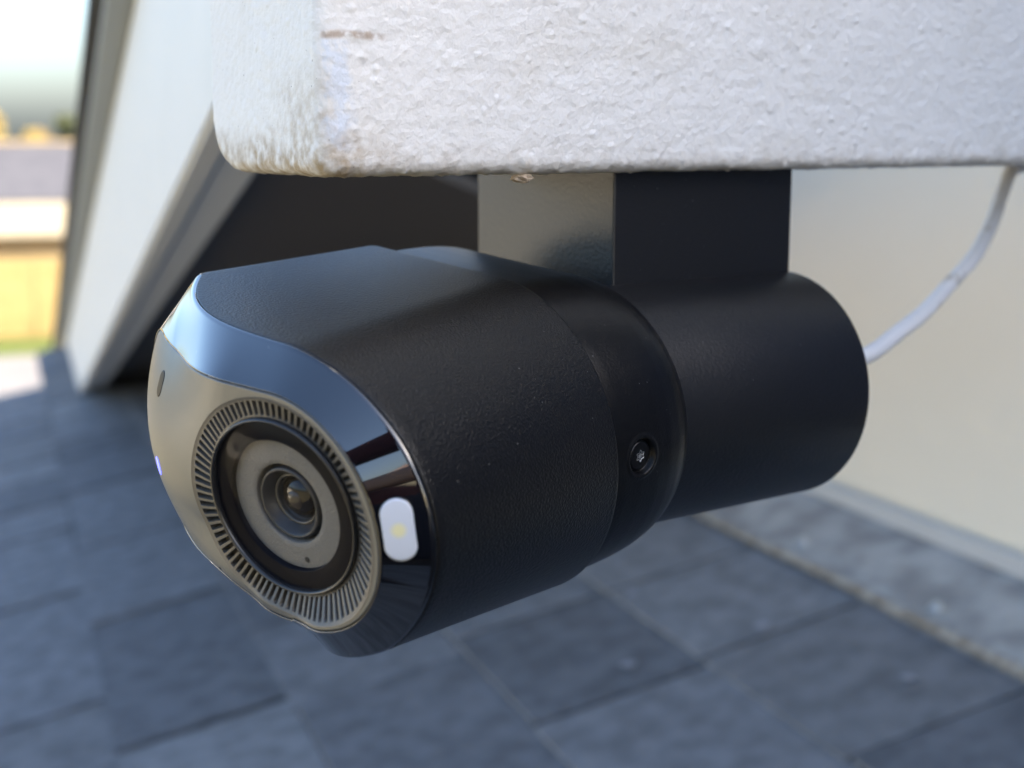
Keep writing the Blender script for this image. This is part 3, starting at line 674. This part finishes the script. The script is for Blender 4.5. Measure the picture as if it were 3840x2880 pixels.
# ------------------------------------------------------------------ the yard beyond
M_nroof = mat('weathered_grey_roofing', (0.088, 0.083, 0.090), 0.9, vary=(2, (0.072, 0.068, 0.075), 0.4, 0.6, 5))
M_cream = mat('cream_paint', (0.34, 0.29, 0.205), 0.7)
M_tan = mat('tan_stucco', (0.36, 0.26, 0.14), 0.9, vary=(1.5, (0.30, 0.22, 0.12), 0.4, 0.65, 5))
M_win = mat('window_glass', (0.03, 0.04, 0.05), 0.08, spec=0.7)
nh = bpy.data.objects.new('neighbour_house', None); C.objects.link(nh); HB = Vector(yard(46, 0, 0)); nh.location = HB
HM = Matrix(((FL.x, FD.x, 0, HB.x), (FL.y, FD.y, 0, HB.y), (0, 0, 1, HB.z), (0, 0, 0, 1)))
nh.matrix_world = HM
tag(nh, 'low tan house with grey roof and cream fascia across the yard', 'house')
obj('wall', box_bm(-18, 6, 0.8, 9, 0, 3.0), M_tan, nh)
bm = bmesh.new()
hexa_bm([Vector(p) for p in ((-18.6, 0.0, 3.93), (6.6, 0.0, 3.93), (6.6, 5.0, 5.62), (-18.6, 5.0, 5.62), (-18.6, 0.0, 4.03), (6.6, 0.0, 4.03), (6.6, 5.0, 5.72), (-18.6, 5.0, 5.72))], bm)
hexa_bm([Vector(p) for p in ((-18.6, 5.001, 5.62), (6.6, 5.001, 5.62), (6.6, 10, 3.93), (-18.6, 10, 3.93), (-18.6, 5.001, 5.72), (6.6, 5.001, 5.72), (6.6, 10, 4.03), (-18.6, 10, 4.03))], bm)
nr = obj('roof', bm, M_nroof, nh)
obj('ridge_cap', box_bm(-18.6, 6.6, 4.85, 5.15, 5.70, 5.80), M_tan, nr)
obj('fascia', box_bm(-18.6, 6.6, 0.02, 0.10, 2.90, 3.92), M_cream, nh)
obj('soffit', box_bm(-18.5, 6.5, 0.11, 0.795, 3.02, 3.10), M_cream, nh)
for x in (-13.5, -8.0):
    w_ = obj('window', box_bm(x-0.9, x+0.9, 0.74, 0.795, 1.0, 2.3), M_cream, nh)
    obj('pane', box_bm(x-0.8, x-0.04, 0.72, 0.738, 1.1, 2.2), M_win, w_); obj('pane', box_bm(x+0.04, x+0.8, 0.72, 0.738, 1.1, 2.2), M_win, w_)
# board fence in front of it
M_board = mat('honey_fence_board', (0.27, 0.19, 0.068), 0.85, vary=(3, (0.23, 0.155, 0.055), 0.4, 0.65, 5))
for i, l0 in enumerate((-12.0, -9.0, -6.0, -3.0, 0.0, 3.0)):
    fz = bpy.data.objects.new('board_fence', None); C.objects.link(fz)
    fz.matrix_world = Matrix(((FL.x, FD.x, 0, yard(44.4, l0, 0)[0]), (FL.y, FD.y, 0, yard(44.4, l0, 0)[1]), (0, 0, 1, 0), (0, 0, 0, 1)))
    tag(fz, ['honey coloured board fence panel far left of the view', 'honey coloured board fence panel second from the far left', 'honey coloured board fence panel third from the far left', 'honey coloured board fence panel left of the white roof edge',
             'honey coloured board fence panel behind the white roof edge', 'honey coloured board fence panel hidden right of the white roof edge'][i], 'fence', 'fence panels in front of the house')
    for k in range(20):
        x = 0.02+k*0.148; obj('board', box_bm(x, x+0.135, 0, 0.02, 0.04, 2.36+random.uniform(-.02, .02)), M_board, fz)
    obj('rail', box_bm(0, 2.97, 0.021, 0.07, 0.5, 0.6), M_board, fz); obj('rail', box_bm(0, 2.97, 0.021, 0.07, 1.9, 2.0), M_board, fz)
    obj('post', box_bm(-0.012, 0.10, 0.071, 0.17, 0, 2.3), M_board, fz)

ch = bpy.data.objects.new('cream_house', None); C.objects.link(ch); cb0 = Vector((-19, 20, 0)); cd = Vector((-0.66, 0.75, 0)).normalized(); cl_ = Vector((0.75, 0.66, 0)).normalized()  # unseen house added as a bright sunlit surface for reflections
ch.matrix_world = Matrix(((cl_.x, cd.x, 0, cb0.x), (cl_.y, cd.y, 0, cb0.y), (0, 0, 1, 0), (0, 0, 0, 1)))
tag(ch, 'cream clapboard house standing left of the yard, outside the view', 'house')
M_clap = mat('cream_clapboard', (0.82, 0.76, 0.64), 0.7)
obj('wall', box_bm(-9, 7, 0.06, 8, 0, 5.2), M_clap, ch)
for k in range(26): obj('clapboard', box_bm(-9, 7, 0.0, 0.058, 0.02+k*0.2, 0.21+k*0.2), M_clap, ch)
bm = bmesh.new(); hexa_bm([Vector(p) for p in ((-9.6, -0.6, 5.25), (7.6, -0.6, 5.25), (7.6, 4, 7.4), (-9.6, 4, 7.4), (-9.6, -0.6, 5.4), (7.6, -0.6, 5.4), (7.6, 4, 7.55), (-9.6, 4, 7.55))], bm)
hexa_bm([Vector(p) for p in ((-9.6, 4.001, 7.4), (7.6, 4.001, 7.4), (7.6, 8.6, 5.25), (-9.6, 8.6, 5.25), (-9.6, 4.001, 7.55), (7.6, 4.001, 7.55), (7.6, 8.6, 5.4), (-9.6, 8.6, 5.4))], bm)
obj('roof', bm, M_nroof, ch)
for x in (-5.0, 3.0):
    w_ = obj('window', box_bm(x-0.8, x+0.8, -0.03, -0.001, 1.4, 2.9), M_cream, ch); obj('pane', box_bm(x-0.7, x+0.7, -0.05, -0.031, 1.5, 2.8), M_win, w_)

M_bark = mat('bark', (0.09, 0.065, 0.045), 0.9, bumps=((8, 0.05, 0.6, 5, 'n'),))
def tree(name, label, base, hgt, crown_r, leaf, seed, nleaf=6000, lean=0.0):
    r_ = np.random.default_rng(seed)
    t = bpy.data.objects.new(name, None); C.objects.link(t); t.location = base; tag(t, label, 'tree', 'trees beyond the house')
    pts = [Vector((0, 0, 0)), Vector((0.1, 0.05, hgt*.3)), Vector((0.0, 0.15, hgt*.55)), Vector((0.15, 0, hgt*.8))]
    tr = obj('trunk', tube('trunk', spline(pts, 4), [0.22-0.16*i/12 for i in range(13)], 10), M_bark, t)
    cl = []
    for i in range(9):
        a = r_.uniform(0, 6.28); el = r_.uniform(.2, 1.1); L = crown_r*r_.uniform(.6, 1.0)
        s0 = Vector((0.05, 0.1, hgt*r_.uniform(.45, .75))); e0 = s0+Vector((math.cos(a)*math.cos(el), math.sin(a)*math.cos(el), math.sin(el)))*L
        obj('limb', tube('limb', [s0, s0.lerp(e0, .5)+Vector((0, 0, .15)), e0], [0.07, 0.045, 0.015], 7), M_bark, t); cl.append(e0); cl.append(s0.lerp(e0, .65))
    v = []; f = []
    for i in range(nleaf):
        c = cl[r_.integers(len(cl))]; d = r_.normal(size=3); d *= crown_r*0.36*r_.random()**(1/3)/np.linalg.norm(d)
        c = np.array(c)+d; n1 = r_.normal(size=3); n1 /= np.linalg.norm(n1); n2 = np.cross(n1, r_.normal(size=3)); n2 /= np.linalg.norm(n2); s = r_.uniform(.10, .20)
        b0 = len(v); v += [c-n1*s, c+n2*s*.5, c+n1*s, c-n2*s*.5]; f.append((b0, b0+1, b0+2, b0+3))
    me = mesh('crown', v, f, False); obj('crown', me, leaf, t)
M_yel = mat('autumn_leaves', (0.30, 0.21, 0.05), 0.8, vary=(1.5, (0.22, 0.17, 0.05), 0.4, 0.6, 3))
M_grn = mat('green_leaves', (0.13, 0.14, 0.06), 0.8, vary=(1.5, (0.09, 0.10, 0.04), 0.4, 0.6, 3))
M_rst = mat('tan_leaves', (0.30, 0.20, 0.09), 0.8, vary=(1.2, (0.24, 0.17, 0.06), 0.4, 0.6, 3))
tree('autumn_tree', 'tallest yellow autumn tree, at the left edge beyond the grey roof', yard(60, -2.6, 0), 7.8, 2.0, M_yel, 3)
tree('autumn_tree', 'golden tree rising just above the middle of the grey roof', yard(66, -0.6, 0), 6.5, 1.8, M_yel, 4)
tree('autumn_tree', 'tan leaved tree above the grey roof, right of the golden one', yard(68, 0.9, 0), 6.7, 1.7, M_rst, 8)
tree('leafy_tree', 'olive green tree top beside the white roof edge', yard(56, 1.95, 0), 7.7, 1.1, M_grn, 5)
tree('autumn_tree', 'rusty tree low behind the olive green tree', yard(70, 2.6, 0), 6.2, 1.6, mat('rust_leaves', (0.30, 0.17, 0.07), 0.8), 6)

# ------------------------------------------------------------------ the photographer, seen only as a dark reflection
def cc(x, y, z): return EYE+rgt*x+upv*y+fwd*z            # right, up, forward of the phone lens
CAMR = Matrix(((rgt.x, upv.x, -fwd.x, EYE.x), (rgt.y, upv.y, -fwd.y, EYE.y), (rgt.z, upv.z, -fwd.z, EYE.z), (0, 0, 0, 1)))
ph = bpy.data.objects.new('phone', None); C.objects.link(ph); ph.matrix_world = CAMR
tag(ph, 'black phone held up by the photographer facing the camera', 'phone')
M_ph = mat('phone_back', (0.008, 0.008, 0.009), 0.3)
obj('case', box_bm(-0.022, 0.127, -0.055, 0.020, 0.0065, 0.0145, 0.003, 3), M_ph, ph)
obj('screen', box_bm(-0.020, 0.125, -0.053, 0.018, 0.0148, 0.0152), mat('phone_screen', (0.01, 0.01, 0.012), 0.06), ph)
bmp = bmesh.new(); bmesh.ops.create_cone(bmp, cap_ends=True, segments=32, radius1=0.0085, radius2=0.0085, depth=0.0015)
lb = obj('lens_rim', bmp, mat('phone_lens_rim', (0.03, 0.03, 0.03), 0.2, metal=0.8), ph); lb.location = (0.0, 0.0, 0.0056)
def person():
    V = []; Ed = []; Rd = []
    def add(p, r, par=None):
        V.append(tuple(p)); Rd.append(r)
        if par is not None: Ed.append((par, len(V)-1))
        return len(V)-1
    hr = Vector((0.803, -0.596, 0)); hf = Vector((0.596, 0.803, 0)); up = Vector((0, 0, 1))
    B0 = EYE-hf*0.44+hr*0.04
    def q(x, y, z): return B0+hr*x+hf*y+up*z
    pel = add(q(0, -0.06, -0.19), 0.140); sp = add(q(0, -0.03, -0.02), 0.135, pel); ch = add(q(0, 0.0, 0.18), 0.155, sp)
    nk0 = add(q(0, 0.02, 0.35), 0.085, ch); nk = add(q(0, 0.05, 0.42), 0.055, nk0); hd = add(q(0, 0.08, 0.51), 0.085, nk); ht = add(q(0, 0.09, 0.60), 0.078, hd)
    for sx in (-1, 1):
        sh = add(q(0.19*sx, 0.01, 0.30), 0.070, nk0)
        el = add(q(0.29*sx, 0.10, 0.03), 0.052, sh)
        if sx > 0: W0, Pm, tips = cc(0.165, -0.055, -0.035), cc(0.150, -0.030, -0.030), [(0.10, 0.012), (0.095, -0.008), (0.098, -0.028), (0.106, -0.046)]
        else: W0, Pm, tips = cc(-0.075, -0.075, -0.040), cc(-0.050, -0.048, -0.032), [(-0.012, -0.030), (-0.006, -0.046), (-0.012, -0.060), (-0.022, -0.070)]
        mid = (Vector(V[el])+W0)/2
        fa = add(mid, 0.040, el); wr = add(W0, 0.026, fa); pm = add(Pm, 0.028, wr)
        for k, (tx, ty) in enumerate(tips):
            T = cc(tx, ty, -0.001-0.0*k); M_ = (Pm+T)/2+fwd*0.012
            m1 = add(M_, 0.0095, pm); add(T, 0.0075, m1)
        TH = cc(0.118 if sx > 0 else -0.024, 0.0 if sx > 0 else -0.02, -0.022); t1 = add((Pm+TH)/2-fwd*0.006, 0.011, pm); add(TH, 0.009, t1)
        kn = add(q(0.13*sx, 0.10, -0.53+0.02*sx), 0.062, add(q(0.11*sx, -0.05, -0.26), 0.100, pel))
        an = add(q(0.12*sx, -0.30, -0.56), 0.042, kn); add(q(0.12*sx, -0.44, -0.58), 0.036, an)
    me = bpy.data.meshes.new('person'); me.from_pydata(V, Ed, []); o = bpy.data.objects.new('tmp_body', me); C.objects.link(o)
    md = o.modifiers.new('skin', 'SKIN'); md.use_smooth_shade = True
    for i, d in enumerate(me.skin_vertices[0].data): d.radius = (Rd[i], Rd[i]); d.use_root = (i == 0)
    sb = o.modifiers.new('sub', 'SUBSURF'); sb.levels = 2; sb.render_levels = 2
    dg = bpy.context.evaluated_depsgraph_get(); m2 = bpy.data.meshes.new_from_object(o.evaluated_get(dg)); bpy.data.objects.remove(o)
    skin = mat('skin', (0.42, 0.26, 0.19), 0.5, spec=0.4); swt = mat('maroon_sweater', (0.075, 0.016, 0.020), 0.9, bumps=((300, 0.002, 0.6, 4, 'n'),)); jn = mat('dark_jeans', (0.02, 0.025, 0.045), 0.9)
    m2.materials.clear()
    for m_ in (swt, skin, jn): m2.materials.append(m_)
    for p in m2.polygons:
        c = p.center; z = c.z-EYE.z; L = (c-B0).dot(hf)
        idx = 0
        if z > 0.41: idx = 1
        elif L > 0.33 and z > -0.2: idx = 1
        elif z < -0.17: idx = 2
        p.material_index = idx
    me2 = m2; ob = bpy.data.objects.new('person', me2); C.objects.link(ob)
    tag(ob, 'person in maroon sweater and dark jeans kneeling on the roof holding a phone', 'person')
    bmh = bmesh.new(); bmesh.ops.create_uvsphere(bmh, u_segments=20, v_segments=12, radius=0.100)
    for v in bmh.verts: v.co = Vector((v.co.x*0.92, v.co.y, v.co.z*1.0)); v.co *= 1+0.05*noise.noise(v.co*40)
    bmesh.ops.delete(bmh, geom=[v for v in bmh.verts if v.co.z < -0.045 or (v.co.z < 0.02 and v.co.y > 0.02)], context='VERTS')
    h = obj('hair', bmh, mat('brown_hair', (0.05, 0.03, 0.02), 0.7), ob); h.matrix_basis = Matrix(((hr.x, hf.x, 0, 0), (hr.y, hf.y, 0, 0), (0, 0, 1, 0), (0, 0, 0, 1))); h.location = q(0, 0.07, 0.555)
    for sx in (-1, 1):
        b_ = bmesh.new(); bmesh.ops.create_uvsphere(b_, u_segments=10, v_segments=8, radius=0.011); e_ = obj('eye', b_, mat('eye', (0.5, 0.5, 0.5), 0.2), ob); e_.location = q(0.03*sx, 0.160, 0.535)
    b_ = bmesh.new(); bmesh.ops.create_uvsphere(b_, u_segments=10, v_segments=8, radius=0.014); e_ = obj('nose', b_, skin, ob); e_.location = q(0, 0.172, 0.505)
person()
